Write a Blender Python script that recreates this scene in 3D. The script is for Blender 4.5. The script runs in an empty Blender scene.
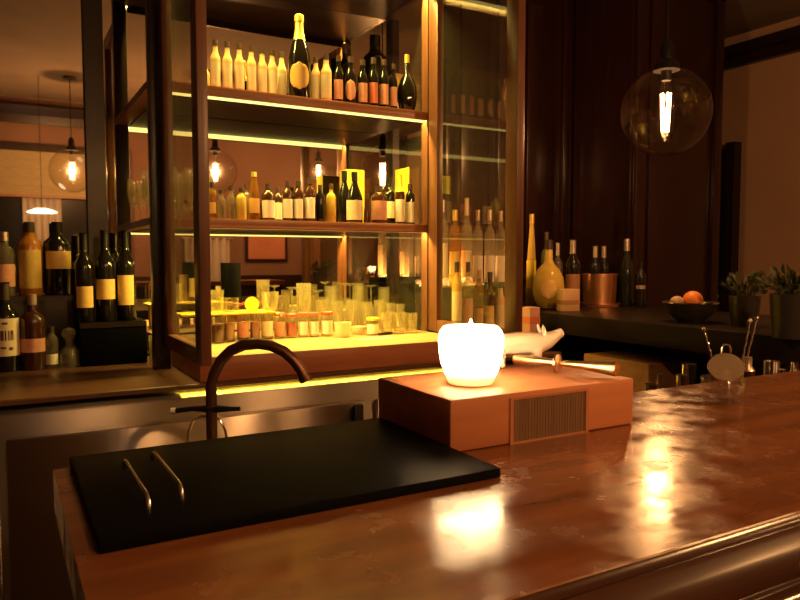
import bpy, bmesh, math, random
from mathutils import Vector, Matrix
random.seed(7)
PI = math.pi
sc = bpy.context.scene
COL = sc.collection

# ------------------------------------------------------------------ camera
F = 703.0
PITCH = math.atan(42 / F)
YAW = math.atan(400 / 704.3)
EZ = 1.28
_cp, _sp, _cy, _sy = math.cos(PITCH), math.sin(PITCH), math.cos(YAW), math.sin(YAW)
FW = Vector((_sy * _cp, _cy * _cp, -_sp)); RT = Vector((_cy, -_sy, 0)); UP = Vector((_sy * _sp, _cy * _sp, _cp))
EYE = Vector((0, 0, EZ))
cam_d = bpy.data.cameras.new('camera'); cam = bpy.data.objects.new('camera', cam_d); COL.objects.link(cam)
cam.location = EYE; cam.rotation_euler = (PI / 2 - PITCH, 0, -YAW)
cam_d.sensor_width = 36; cam_d.lens = F / 800 * 36; cam_d.clip_start = 0.01
sc.camera = cam

# survey helpers: a sight line of the photograph met with a surface of the room
def sight(x, y): return FW + RT * ((x - 400) / F) + UP * ((300 - y) / F)
def at_z(x, y, z):
    d = sight(x, y); return EYE + d * ((z - EZ) / d.z)
def at_y(x, y, Y):
    d = sight(x, y); return EYE + d * (Y / d.y)
def at_d(x, y, D): return EYE + sight(x, y) * D
def depth(p): return (Vector(p) - EYE).dot(FW)
def scale_at(p): return depth(p) / F          # metres per pixel there

# --------------------------------------------------------------- materials
def newmat(name):
    m = bpy.data.materials.new(name); m.use_nodes = True
    nt = m.node_tree; nt.nodes.clear()
    return m, nt, nt.nodes, nt.links
def principled(name, col, rough=.5, metal=0, coat=0, noise=None, bump=0, spec=.5, scale=(1, 1, 1), nscale=8, detail=6, roughvar=0, coatrough=.1, obj=True):
    m, nt, N, L = newmat(name)
    o = N.new('ShaderNodeOutputMaterial'); b = N.new('ShaderNodeBsdfPrincipled')
    L.new(b.outputs[0], o.inputs[0])
    b.inputs['Base Color'].default_value = (*col, 1); b.inputs['Roughness'].default_value = rough
    b.inputs['Metallic'].default_value = metal; b.inputs['Coat Weight'].default_value = coat
    b.inputs['Coat Roughness'].default_value = coatrough
    b.inputs['Specular IOR Level'].default_value = spec
    tc = N.new('ShaderNodeTexCoord'); mp = N.new('ShaderNodeMapping'); mp.inputs['Scale'].default_value = scale
    L.new(tc.outputs['Object'], mp.inputs[0])
    nz = N.new('ShaderNodeTexNoise'); nz.inputs['Scale'].default_value = nscale; nz.inputs['Detail'].default_value = detail
    L.new(mp.outputs[0], nz.inputs['Vector'])
    if noise:
        r = N.new('ShaderNodeValToRGB'); r.color_ramp.elements[0].position = .3; r.color_ramp.elements[1].position = .7
        r.color_ramp.elements[0].color = (*noise, 1); r.color_ramp.elements[1].color = (*col, 1)
        L.new(nz.outputs['Fac'], r.inputs[0]); L.new(r.outputs[0], b.inputs['Base Color'])
    if bump:
        bp = N.new('ShaderNodeBump'); bp.inputs['Strength'].default_value = bump; bp.inputs['Distance'].default_value = .002
        L.new(nz.outputs['Fac'], bp.inputs['Height']); L.new(bp.outputs[0], b.inputs['Normal'])
    if roughvar:
        n2 = N.new('ShaderNodeTexNoise'); n2.inputs['Scale'].default_value = 30; n2.inputs['Detail'].default_value = 8
        L.new(tc.outputs['Object'], n2.inputs['Vector'])
        mr = N.new('ShaderNodeMapRange'); mr.inputs[1].default_value = .35; mr.inputs[2].default_value = .65
        mr.inputs[3].default_value = max(.02, rough - roughvar); mr.inputs[4].default_value = rough + roughvar
        L.new(n2.outputs['Fac'], mr.inputs[0]); L.new(mr.outputs[0], b.inputs['Roughness'])
    return m
def thin_glass(name, col=(1, 1, 1), haze=.06, rough=.03, boost=.02, hazecol=None):
    m, nt, N, L = newmat(name)
    o = N.new('ShaderNodeOutputMaterial')
    t = N.new('ShaderNodeBsdfTransparent'); t.inputs[0].default_value = (*col, 1)
    g = N.new('ShaderNodeBsdfGlossy'); g.inputs['Roughness'].default_value = rough
    f = N.new('ShaderNodeFresnel')
    ge = N.new('ShaderNodeNewGeometry'); io = N.new('ShaderNodeMapRange'); io.inputs[3].default_value = 1.5; io.inputs[4].default_value = 1 / 1.5
    L.new(ge.outputs['Backfacing'], io.inputs[0]); L.new(io.outputs[0], f.inputs[0])
    a = N.new('ShaderNodeMath'); a.operation = 'ADD'; a.use_clamp = True; a.inputs[1].default_value = boost
    L.new(f.outputs[0], a.inputs[0])
    mx = N.new('ShaderNodeMixShader'); L.new(a.outputs[0], mx.inputs[0]); L.new(t.outputs[0], mx.inputs[1]); L.new(g.outputs[0], mx.inputs[2])
    d = N.new('ShaderNodeBsdfDiffuse'); d.inputs[0].default_value = (*(hazecol or col), 1)
    tl = N.new('ShaderNodeBsdfTranslucent'); tl.inputs[0].default_value = (*(hazecol or col), 1)
    md = N.new('ShaderNodeMixShader'); L.new(d.outputs[0], md.inputs[1]); L.new(tl.outputs[0], md.inputs[2])
    m2 = N.new('ShaderNodeMixShader'); m2.inputs[0].default_value = haze
    L.new(mx.outputs[0], m2.inputs[1]); L.new(md.outputs[0], m2.inputs[2]); L.new(m2.outputs[0], o.inputs[0])
    return m
def emission(name, col, s):
    m, nt, N, L = newmat(name)
    o = N.new('ShaderNodeOutputMaterial'); e = N.new('ShaderNodeEmission')
    e.inputs[0].default_value = (*col, 1); e.inputs[1].default_value = s; L.new(e.outputs[0], o.inputs[0])
    return m
def translucent(name, col, mix=.5):
    m, nt, N, L = newmat(name)
    o = N.new('ShaderNodeOutputMaterial')
    d = N.new('ShaderNodeBsdfDiffuse'); d.inputs[0].default_value = (*col, 1)
    t = N.new('ShaderNodeBsdfTranslucent'); t.inputs[0].default_value = (*col, 1)
    m1 = N.new('ShaderNodeMixShader'); m1.inputs[0].default_value = mix
    L.new(d.outputs[0], m1.inputs[1]); L.new(t.outputs[0], m1.inputs[2]); L.new(m1.outputs[0], o.inputs[0])
    return m

M = {}
def P(n, *a, **k): M[n] = principled(n, *a, **k)
P('bar_wood', (.21, .075, .026), .2, noise=(.12, .042, .016), scale=(1, 6, 6), nscale=7, bump=.10, roughvar=.09, spec=.36)
P('rail_wood', (.05, .018, .01), .2, noise=(.03, .011, .007), scale=(1, 8, 8), nscale=6, bump=.05, spec=.25)
P('box_wood', (.52, .20, .085), .45, noise=(.40, .14, .055), scale=(1, 9, 9), nscale=5, bump=.1)
P('counter_wood', (.13, .06, .04), .35, noise=(.085, .035, .022), scale=(1, 8, 8), nscale=6)
P('board_wood', (.42, .15, .07), .4, noise=(.30, .10, .045), scale=(1, 8, 8), nscale=5)
P('maple', (.46, .31, .15), .4, noise=(.38, .25, .11), scale=(1, 8, 8), nscale=5)
P('dark_wood', (.026, .011, .008), .35, noise=(.016, .008, .006), scale=(6, 6, .8), nscale=6, bump=.1)
P('door_wood', (.16, .065, .035), .35, noise=(.11, .042, .022), scale=(8, 8, .8), nscale=6)
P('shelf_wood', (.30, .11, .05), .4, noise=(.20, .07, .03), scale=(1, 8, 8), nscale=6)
P('panel_wood', (.021, .0055, .0045), .25, noise=(.013, .004, .0035), scale=(7, 7, .7), nscale=5)
P('pale_wood', (.36, .17, .075), .5, noise=(.28, .13, .05), scale=(1, 8, 8), nscale=5)
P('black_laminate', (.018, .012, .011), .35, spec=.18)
P('mirror', (.80, .74, .68), .02, metal=1)
P('mesh_steel', (.26, .20, .13), .55, metal=.3)
P('steel', (.50, .45, .40), .30, metal=1, scale=(1, 1, 40), nscale=30, bump=.05)
P('chrome', (.8, .78, .74), .12, metal=1)
P('bronze', (.14, .07, .045), .35, metal=.85)
P('brass', (.86, .64, .40), .36, metal=1)
P('copper', (.9, .48, .24), .3, metal=1)
P('black_acrylic', (.005, .005, .005), .45, spec=.015)
P('matte_black', (.0009, .0009, .0009), .6, spec=.05)
P('black_plastic', (.010, .009, .009), .35, spec=.25)
P('wall_plaster', (.26, .145, .095), .85, noise=(.21, .115, .075), nscale=2.5)
P('ceiling_paint', (.24, .175, .115), .9, noise=(.17, .125, .08), nscale=1.5)
P('floor_wood', (.06, .03, .02), .4, noise=(.035, .018, .012), scale=(1, 8, 1), nscale=4)
P('plaque', (.21, .115, .06), .5, metal=.1, noise=(.13, .07, .038), scale=(40, 1, 1), nscale=6)
P('plaque_frame', (.40, .155, .065), .5)
P('ceramic', (.82, .74, .62), .3)
P('wax', (.9, .82, .66), .5)
P('orange_peel', (.85, .26, .05), .45, noise=(.75, .2, .035), nscale=60, bump=.3)
P('lime_peel', (.5, .33, .2), .45)
P('lemon', (.95, .85, .12), .45)
P('black_glass', (.008, .007, .006), .08, coat=.3)
P('green_glass', (.012, .014, .006), .08, coat=.3)
P('brown_glass', (.05, .016, .006), .08, coat=.3)
P('cream_liquid', (.72, .50, .26), .35, noise=(.66, .44, .21), nscale=30)
P('cream_label', (.80, .70, .50), .6, noise=(.75, .62, .42), nscale=60)
P('white_label', (.85, .80, .70), .6)
P('gold_label', (.75, .50, .16), .5, noise=(.66, .42, .12), nscale=70)
P('pink_label', (.68, .34, .24), .6, noise=(.6, .28, .2), nscale=60)
P('red_label', (.58, .16, .08), .6)
P('ink', (.09, .04, .025), .7)
P('gold_foil', (.85, .62, .16), .3, metal=.7)
P('yellow_foil', (.85, .68, .05), .4)
P('dark_cap', (.05, .03, .02), .4)
P('silver_cap', (.6, .5, .42), .3, metal=.8)
P('red_cap', (.5, .10, .05), .4)
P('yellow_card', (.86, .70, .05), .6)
P('paper', (.9, .82, .3), .7)
P('pink_card', (.55, .27, .2), .7)
P('tan_card', (.52, .31, .17), .7)
P('leaf', (.05, .06, .02), .5, noise=(.03, .04, .012), nscale=30)
P('dark_pot', (.03, .025, .022), .3)
P('blind_weave', (.42, .34, .17), .8, noise=(.28, .22, .10), scale=(2, 1, 30), nscale=8, bump=.3)
P('curtain', (.50, .45, .37), .9, noise=(.4, .35, .28), scale=(20, 1, 1), nscale=5)
P('picture', (.60, .24, .14), .7, noise=(.5, .18, .10), nscale=4)
P('soil', (.02, .014, .01), .9)
P('amber', (.42, .15, .02), .08, coat=.3)
P('gold_liquid', (.6, .42, .08), .1, coat=.3)
P('white_plastic', (.85, .82, .75), .35)
for n_ in ('steel',):
    nt_ = M[n_].node_tree; b_ = [q for q in nt_.nodes if q.type == 'BSDF_PRINCIPLED'][0]
    b_.inputs['Anisotropic'].default_value = 1.0; b_.inputs['Anisotropic Rotation'].default_value = .25
    cx = nt_.nodes.new('ShaderNodeCombineXYZ'); cx.inputs[0].default_value = 1
    nt_.links.new(cx.outputs[0], b_.inputs['Tangent'])
M['glass'] = thin_glass('glass', (.97, .96, .93), .012)
M['bar_glass'] = thin_glass('bar_glass', (.97, .95, .88), .12, .03, .07, (.95, .88, .5))  # yellow haze puts the strip light's glow into the glass colour
M['clear_glass'] = thin_glass('clear_glass', (.97, .95, .9), .035, .03, .12)
M['door_glass'] = thin_glass('door_glass', (.96, .93, .86), .012, .01, .0)
M['globe_glass'] = thin_glass('globe_glass', (.98, .95, .9), .0, .02, .02)
M['amber_glass'] = thin_glass('amber_glass', (.8, .5, .15), .2, .04, .05, (.8, .5, .12))
M['pale_glass'] = thin_glass('pale_glass', (.85, .82, .72), .16, .04, .05, (.8, .72, .55))
M['cup_white'] = translucent('cup_white', (.95, .87, .74), .55)
M['flame'] = emission('flame', (1, .62, .22), 60)
nt_ = M['flame'].node_tree; ad_ = nt_.nodes.new('ShaderNodeAddShader'); tr_ = nt_.nodes.new('ShaderNodeBsdfTransparent')
nt_.links.new([q for q in nt_.nodes if q.type == 'EMISSION'][0].outputs[0], ad_.inputs[0]); nt_.links.new(tr_.outputs[0], ad_.inputs[1])
nt_.links.new(ad_.outputs[0], [q for q in nt_.nodes if q.type == 'OUTPUT_MATERIAL'][0].inputs[0])
M['filament'] = emission('filament', (1, .55, .2), 45)
M['led_cover'] = emission('led_cover', (1, .78, .20), 1.9)
M['lamp_shade_lit'] = emission('lamp_shade_lit', (1, .80, .52), 9)

# ------------------------------------------------------------ mesh helpers
class MB:
    def __init__(s): s.bm = bmesh.new()
    def box(s, x0, x1, y0, y1, z0, z1, bev=0):
        t = bmesh.new()
        vs = [t.verts.new((x, y, z)) for x in (x0, x1) for y in (y0, y1) for z in (z0, z1)]
        for q in ((0, 1, 3, 2), (4, 6, 7, 5), (0, 4, 5, 1), (2, 3, 7, 6), (0, 2, 6, 4), (1, 5, 7, 3)): t.faces.new([vs[i] for i in q])
        if bev: bmesh.ops.bevel(t, geom=t.edges[:], offset=bev, segments=2, affect='EDGES', profile=.5)
        s.merge(t); return s
    def merge(s, t, mat=None):
        me = bpy.data.meshes.new('tmp'); t.to_mesh(me); t.free()
        if mat: me.transform(mat)
        s.bm.from_mesh(me); bpy.data.meshes.remove(me)
    def lathe(s, prof, seg=24, mat=None, close=False):
        t = bmesh.new(); rings = []
        for r, z in prof:
            if r < 1e-6: rings.append([t.verts.new((0, 0, z))])
            else: rings.append([t.verts.new((r * math.cos(2 * PI * k / seg), r * math.sin(2 * PI * k / seg), z)) for k in range(seg)])
        pairs = list(zip(rings[:-1], rings[1:])) + ([(rings[-1], rings[0])] if close else [])
        for a, b in pairs:
            for k in range(seg):
                k2 = (k + 1) % seg
                if len(a) == 1 and len(b) == 1: continue
                if len(a) == 1: t.faces.new((a[0], b[k2], b[k]))
                elif len(b) == 1: t.faces.new((a[k], a[k2], b[0]))
                else: t.faces.new((a[k], a[k2], b[k2], b[k]))
        bmesh.ops.recalc_face_normals(t, faces=t.faces[:])
        s.merge(t, mat); return s
    def tube(s, pts, rad, seg=10, cap=True):
        pts = [Vector(p) for p in pts]; n = len(pts)
        rad = rad if isinstance(rad, (list, tuple)) else [rad] * n
        t = bmesh.new(); rings = []; prev = None
        for i, p in enumerate(pts):
            d = (pts[min(i + 1, n - 1)] - pts[max(i - 1, 0)]).normalized()
            u = d.orthogonal().normalized() if prev is None else (prev - d * prev.dot(d)).normalized()
            prev = u; w = d.cross(u)
            rings.append([t.verts.new(p + (u * math.cos(2 * PI * k / seg) + w * math.sin(2 * PI * k / seg)) * rad[i]) for k in range(seg)])
        for a, b in zip(rings[:-1], rings[1:]):
            for k in range(seg): t.faces.new((a[k], a[(k + 1) % seg], b[(k + 1) % seg], b[k]))
        if cap: t.faces.new(rings[0][::-1]); t.faces.new(rings[-1])
        bmesh.ops.recalc_face_normals(t, faces=t.faces[:])
        s.merge(t); return s
    def ball(s, c, r, sub=3, sc3=(1, 1, 1)):
        t = bmesh.new(); bmesh.ops.create_icosphere(t, subdivisions=sub, radius=r)
        s.merge(t, Matrix.Translation(c) @ Matrix.Diagonal((*sc3, 1))); return s
    def prism_x(s, prof, x0, x1):      # outline in (y, z) swept along x
        t = bmesh.new()
        a = [t.verts.new((x0, y, z)) for y, z in prof]; b = [t.verts.new((x1, y, z)) for y, z in prof]
        n = len(prof)
        for k in range(n): t.faces.new((a[k], a[(k + 1) % n], b[(k + 1) % n], b[k]))
        t.faces.new(a[::-1]); t.faces.new(b)
        bmesh.ops.recalc_face_normals(t, faces=t.faces[:]); s.merge(t); return s
    def patch(s, r, z0, z1, half, seg=10, th=.0006, round_=False):   # label wrapped on the -Y side
        t = bmesh.new(); rows = 10 if round_ else 1
        g = []
        for j in range(rows + 1):
            v = j / rows; row = []
            hw = half * (math.sqrt(max(0, 1 - (2 * v - 1) ** 2)) if round_ else 1)
            hw = max(hw, .02)
            for k in range(seg + 1):
                a = -PI / 2 + hw * (2 * k / seg - 1)
                row.append(t.verts.new(((r + th) * math.cos(a), (r + th) * math.sin(a), z0 + (z1 - z0) * v)))
            g.append(row)
        for j in range(rows):
            for k in range(seg): t.faces.new((g[j][k], g[j][k + 1], g[j + 1][k + 1], g[j + 1][k]))
        s.merge(t); return s
    def mesh(s, name, mat, smooth=True):
        me = bpy.data.meshes.new(name); s.bm.to_mesh(me); s.bm.free()
        me.materials.append(M[mat])
        if smooth:
            for p in me.polygons: p.use_smooth = True
            try: me.set_sharp_from_angle(angle=math.radians(38))
            except Exception: pass
        return me
    def build(s, name, mat, parent=None, smooth=True, loc=None):
        o = bpy.data.objects.new(name, s.mesh(name, mat, smooth)); COL.objects.link(o)
        if parent: o.parent = parent
        if loc is not None: o.location = loc
        return o
def tag(o, label, cat, group=None, kind=None):
    o['label'] = label; o['category'] = cat
    if group: o['group'] = group
    if kind: o['kind'] = kind
    return o
def thing(name, label, cat, loc=(0, 0, 0), rz=0, group=None):
    o = bpy.data.objects.new(name, None); COL.objects.link(o); o.location = loc; o.rotation_euler = (0, 0, rz)
    o.empty_display_size = .05
    return tag(o, label, cat, group)
def struct(name, mb, mat, label=None, cat=None, smooth=False):
    o = mb.build(name, mat, None, smooth); o['kind'] = 'structure'
    if label: o['label'] = label
    if cat: o['category'] = cat
    return o
_cache = {}
def shared(key, fn):
    if key not in _cache: _cache[key] = fn()
    return _cache[key]
def child(name, me, parent):
    o = bpy.data.objects.new(name, me); COL.objects.link(o); o.parent = parent; return o
def face_cam(p): return math.atan2(-p[0], p[1])

ZK = .8803
# ------------------------------------------------------------- room shell
ZK = .8803
CEIL = 2.86; YM = 3.04; XR = 4.6; YB = -1.85; XL = -2.5; YF = 4.3
struct('floor', MB().box(XL, XR, YB, YF, -.05, 0), 'floor_wood', 'dark wooden floor of the bar room', 'floor')
struct('ceiling', MB().box(XL, XR, YB, YF, CEIL, CEIL + .05), 'ceiling_paint', 'tan painted ceiling of the bar room', 'ceiling')
struct('wall_back', MB().box(XL, 3.57, YM, YM + .1, 0, CEIL), 'dark_wood', 'dark panelled wall behind the back bar', 'wall')
P('wall_beige', (.50, .30, .19), .85, noise=(.44, .26, .165), nscale=2)
struct('wall_far', MB().box(3.57, XR, YF, YF + .1, 0, CEIL), 'wall_beige', 'beige wall at the far right of the room', 'wall')
struct('wall_right', MB().box(XR, XR + .1, YB, YF, 0, CEIL), 'wall_beige', 'beige plaster wall at the right', 'wall')
struct('wall_left', MB().box(XL - .1, XL, YB, YM, 0, CEIL), 'wall_plaster', 'beige plaster wall at the left', 'wall')
struct('wall_rear', MB().box(XL, XR, YB - .1, YB, 0, CEIL), 'wall_plaster', 'plaster wall seen in the bar mirror', 'wall')
struct('trim_1', MB().prism_x([(YB, 2.60), (YB + .03, 2.60), (YB + .05, 2.68), (YB + .11, 2.76), (YB, 2.76)], XL, XR), 'dark_wood', 'dark crown moulding of the rear wall', 'moulding')
t_ = MB(); t_.box(XR - .05, XR, YB + .12, YF, 2.63, 2.70); t_.box(XR - .1, XR, YB + .12, YF, 2.70, 2.77)
struct('trim_2', t_, 'dark_wood', 'dark crown moulding of the right wall', 'moulding')
struct('trim_3', MB().box(XL, XR, YB, YB + .03, 0, 1.08), 'dark_wood', 'dark wainscot of the rear wall', 'wainscot')
# dark door in the right wall
d1 = MB(); d1.box(XR - .06, XR, 3.23, 4.05, 0, 2.06)
dd = struct('door_1', d1, 'dark_wood', 'dark wooden door in the beige right wall', 'door')
MB().box(XR - .08, XR, 3.19, 3.26, 0, 2.10).build('door_frame', 'dark_wood', dd, False)
MB().ball((XR - .1, 3.3, 1.0), .03).build('door_knob', 'brass', dd)
# rear wall, seen in the mirror: window with blind, door, picture, café curtain
w1 = struct('window_1', MB().box(-.5, 1.15, YB, YB + .03, 1.1, 2.36), 'black_plastic', 'dark window of the rear wall', 'window')
f = MB()
for a in ((-.56, 1.21, YB, YB + .06, 2.32, 2.40), (-.56, 1.21, YB, YB + .08, 1.08, 1.13), (-.56, -.5, YB, YB + .06, 1.13, 2.32), (1.15, 1.21, YB, YB + .06, 1.13, 2.32)): f.box(*a)
f.build('window_frame', 'dark_wood', w1, False)
b = thing('roman_blind', 'tan woven blind half drawn over the window in the mirror', 'blind', (0, YB + .075, 0))
mb = MB()
for k in range(5): mb.box(-.54, 1.19, 0, .012, 1.90 + k * .085, 1.90 + k * .085 + .084)
mb.build('blind_fabric', 'blind_weave', b, False)
MB().box(-.54, 1.19, -.002, .02, 1.875, 1.90).build('bottom_bar', 'pale_wood', b, False)
def pleats(x0, x1, y, z0, z1, amp=.02, n=8):
    t = MB(); bm = t.bm; k = n * 6; cols = []
    for i in range(k + 1):
        x = x0 + (x1 - x0) * i / k; yy = y + amp * math.sin(2 * PI * n * i / k)
        cols.append((bm.verts.new((x, yy, z0)), bm.verts.new((x, yy, z1))))
    for a, c in zip(cols[:-1], cols[1:]): bm.faces.new((a[0], c[0], c[1], a[1]))
    return t
cu = thing('window_curtain', 'grey pleated curtain hanging in the window under the blind', 'curtain', (0, 0, 0))
o = pleats(.2, .55, YB + .055, 1.13, 1.9, .012, 6).build('fabric', 'curtain', cu)
o.modifiers.new('s', 'SOLIDIFY').thickness = .003
cu = thing('cafe_curtain', 'pale grey pleated cafe curtain in the mirror below the middle shelf', 'curtain', (0, 0, 0))
o = pleats(1.75, 2.25, YB + .08, .5, 1.5, .02, 6).build('fabric', 'curtain', cu); o.modifiers.new('s', 'SOLIDIFY').thickness = .003
MB().tube([(1.72, YB + .08, 1.5), (2.28, YB + .08, 1.5)], .01).build('rod', 'brass', cu)
pc = thing('framed_picture', 'salmon pink picture in a dark frame on the rear wall', 'picture', (0, YB, 0))
MB().box(2.45, 2.95, .0, .03, 1.24, 1.62).build('frame', 'dark_wood', pc, False)
MB().box(2.48, 2.92, .03, .034, 1.27, 1.59).build('canvas', 'picture', pc, False)
d2 = struct('door_2', MB().box(3.35, 4.2, YB, YB + .05, 0, 2.1), 'door_wood', 'brown panelled door of the rear wall', 'door')
f = MB()
for a in ((3.27, 3.35, YB, YB + .08, 0, 2.18), (4.2, 4.28, YB, YB + .08, 0, 2.18), (3.35, 4.2, YB, YB + .08, 2.1, 2.18)): f.box(*a)
f.build('door_frame', 'pale_wood', d2, False)
f = MB()
for x0 in (3.45, 3.82):
    for z0, z1 in ((.2, .95), (1.1, 1.95)): f.box(x0, x0 + .28, YB + .05, YB + .065, z0, z1)
f.build('door_panel', 'door_wood', d2, False)

# dish lamp reflected under the blind
p = at_d(42, 212, 6.2); p.y = 2 * YM - p.y
dl = thing('dish_lamp', 'white glowing dish lamp hanging before the rear window', 'lamp', p)
MB().lathe([(.0, .03), (.05, .028), (.12, 0), (.118, -.006), (0, -.006)], 28).build('lamp_shade', 'lamp_shade_lit', dl)
MB().tube([(0, 0, .03), (0, 0, CEIL - p.z)], .003, 6).build('cord', 'black_plastic', dl)

# ------------------------------------------------ back bar: mirror, pilaster
mir = thing('wall_mirror', 'large mirror on the wall behind the back bar shelves', 'mirror', (0, 0, 0))
MB().box(-1.2, 1.93, YM - .006, YM, .88, 2.6).build('glass', 'mirror', mir, False)
struct('trim_4', MB().box(.302, .376, YM - .026, YM - .007, ZK, CEIL, .004), 'dark_wood', 'dark wooden pilaster beside the cabinet', 'pilaster')

# panelled wall at right + column
def panel(mb, x0, x1, z0, z1, y, d=.02, w=.05):
    for a in ((x0, x1, z0, z0 + w), (x0, x1, z1 - w, z1), (x0, x0 + w, z0, z1), (x1 - w, x1, z0, z1)): mb.box(a[0], a[1], y - d, y, a[2], a[3], .006)
    mb.box(x0 + w + .05, x1 - w - .05, y - d * .6, y, z0 + w + .05, z1 - w - .05, .008)
pw = MB(); pw.box(1.94, 2.83, YM - .02, YM - .001, .88, CEIL - .002)
panel(pw, 1.97, 2.35, 1.15, 2.75, YM - .02); panel(pw, 2.4, 2.8, 1.15, 2.75, YM - .02)
struct('trim_5', pw, 'panel_wood', 'dark red brown panelling right of the cabinet', 'panelling', True)
cw = MB(); cw.box(2.84, 3.56, 2.6, YM - .001, 0, CEIL - .002); panel(cw, 2.86, 3.54, .2, 2.75, 2.6, .025, .06)
struct('trim_6', cw, 'panel_wood', 'dark red brown panelled column at the counter end', 'column', True)

# ------------------------------------------------------- back bar counter

cn = thing('back_counter', 'long brown wooden back bar counter below the mirror', 'counter', (0, 0, 0))
MB().prism_x([(2.25, .864), (2.25, .877), (2.254, .88), (YM - .051, .88), (YM - .051, .864)], -1.2, 2.07).build('countertop', 'counter_wood', cn, False)
MB().box(-1.2, 2.07, 2.36, YM - .052, .79, .8638).build('apron', 'dark_wood', cn, False)

# steel under-counter unit
su = thing('steel_bar_fridge', 'brushed steel under counter fridge below the back counter', 'fridge', (0, 0, 0))
MB().box(-1.2, 2.05, 2.265, 2.9, .03, .770).build('body', 'steel', su, False)
MB().prism_x([(2.252, .772), (2.252, .834), (2.256, .838), (2.358, .838), (2.358, .7705), (2.268, .7705)], -1.2, 2.05).build('ledge', 'steel', su, False)
for x0, x1 in ((-1.18, -.02), (0., 1.13), (1.18, 2.03)):
    d = MB().box(x0, x1, 2.24, 2.264, .1, .764, .004).build('door', 'steel', su)
    MB().box(x1 - .045, x1 - .02, 2.215, 2.24, .4, .76, .003).build('handle', 'black_plastic', d)
# LED strip below the counter nose
ld = thing('led_strip', 'yellow light strip under the back counter above the steel ledge', 'light', (0, 0, 0))
MB().box(.50, 1.55, 2.30, 2.308, .861, .8638).build('diffuser', 'led_cover', ld, False)

# ----------------------------------------------------------- the cabinet
XC0, XC1 = .47, 1.645
YC = 2.60
Z0, Z1, Z2, ZB = 2.385, 1.905, 1.425, .960
cab = thing('bottle_cabinet', 'wooden back bar cabinet with lit shelves and open doors', 'cabinet', (0, 0, 0))
MB().box(.548, 1.612, 2.265, YM - .052, ZK, ZB, .002).build('base_board', 'board_wood', cab)
MB().box(.551, 1.609, 2.268, YM - .055, ZB - .0005, ZB + .0004).build('board_top', 'maple', cab, False)
lp = MB(); lp.box(XC0, .525, YC, YC + .05, ZK, 2.42, .002); lp.build('post', 'dark_wood', cab)
rp = MB(); rp.box(1.612, XC1, YC, YC + .05, ZK, 2.42, .002); rp.build('post', 'door_wood', cab)
MB().box(1.622, 1.626, YC + .051, YM - .04, ZB, 2.42).build('side_pane', 'door_glass', cab, False)
MB().box(1.665, 1.70, YM - .038, YM - .008, ZK, 2.42).build('rear_post', 'dark_wood', cab, False)
MB().box(XC0, XC1, YC + .001, YM - .008, 2.42, 2.46).build('top', 'dark_wood', cab, False)
MB().box(XC0 - .02, XC1 + .02, YC - .03, YM - .008, 2.462, CEIL - .003).build('pelmet', 'dark_wood', cab, False)
for z, xs in ((Z1, (XC0 + .058, 1.61)), (Z2, (XC0 + .058, 1.61))):
    s = MB(); s.box(xs[0] - .06, xs[1], YC + .051, YM - .008, z - .026, z); s.box(xs[0], xs[1], YC - .004, YC + .05, z - .026, z, .002)
    s.box(xs[0], xs[1], YC - .004, YC + .008, z - .036, z - .024, .001)
    sh_ = s.build('shelf', 'shelf_wood', cab)
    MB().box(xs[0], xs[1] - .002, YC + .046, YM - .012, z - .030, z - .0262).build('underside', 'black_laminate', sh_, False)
def led(z, label, drop, y0=YC + .010):
    l = thing('led_strip', label, 'light', (0, 0, 0), group=None)
    m = MB(); back = z < 2.3
    m.box(.53, 1.605, y0, y0 + .002, z - .026 - drop, z - .0262)
    if back: m.box(.53, 1.605, y0 + .018, y0 + .02, z - .026 - drop * .35, z - .0262)
    m.build('diffuser', 'led_cover', l, False)
    return l
led(Z1, 'yellow light strip under the upper bottle shelf', .019)
led(Z2, 'yellow light strip under the middle bottle shelf', .010)
led(2.446, 'yellow light strip under the cabinet top', .012)
MB().box(.53, 1.605, YC + .034, YC + .042, 2.385, 2.4195).build('light_baffle', 'dark_wood', cab, False)  # added to keep the top strip out of the mirror
LEDCOL = (1, .68, .13)
def strip_light(name, x0, x1, y, z, power, rx=0, col=LEDCOL, w=.006):
    l = bpy.data.lights.new(name, 'AREA'); l.shape = 'RECTANGLE'; l.size = x1 - x0; l.size_y = w; l.energy = power; l.color = col
    o = bpy.data.objects.new(name, l); COL.objects.link(o); o.location = ((x0 + x1) / 2, y, z); o.rotation_euler = (rx, 0, 0)
    return o
strip_light('led_light', .53, 1.605, YC + .020, Z1 - .029, 15)
strip_light('led_light', .53, 1.605, YC + .020, Z2 - .029, 17)
strip_light('led_light', .53, 1.605, YC + .020, 2.417, 24)
strip_light('led_light', .50, 1.55, 2.304, .860, 3.5, col=(1, .62, .04), w=.006)

def glazed_door(name, label, X, Y0, Y1, z0, z1, inner):
    d = thing(name, label, 'door', (0, 0, 0), group=None)
    x0, x1 = X - .016, X + .016; w = .068
    for a in ((Y0, Y0 + w), (Y1 - w, Y1)): MB().box(x0, x1, a[0], a[1], z0, z1, .003).build('stile', 'door_wood', d)
    for a in ((z0, z0 + .05), (z1 - .06, z1)): MB().box(x0, x1, Y0 + w, Y1 - w, a[0], a[1], .003).build('rail', 'door_wood', d)
    MB().box(X - .002, X + .002, Y0 + w - .005, Y1 - w + .005, z0 + .045, z1 - .055).build('pane', 'door_glass', d, False)
    return d
glazed_door('cabinet_door', 'open glazed cabinet door at the left of the shelves', .517, 2.055, 2.594, .963, 2.41, 1)
glazed_door('cabinet_door', 'open glazed cabinet door at the right of the shelves', 1.63, 1.995, 2.594, .965, 2.41, -1)

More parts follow.
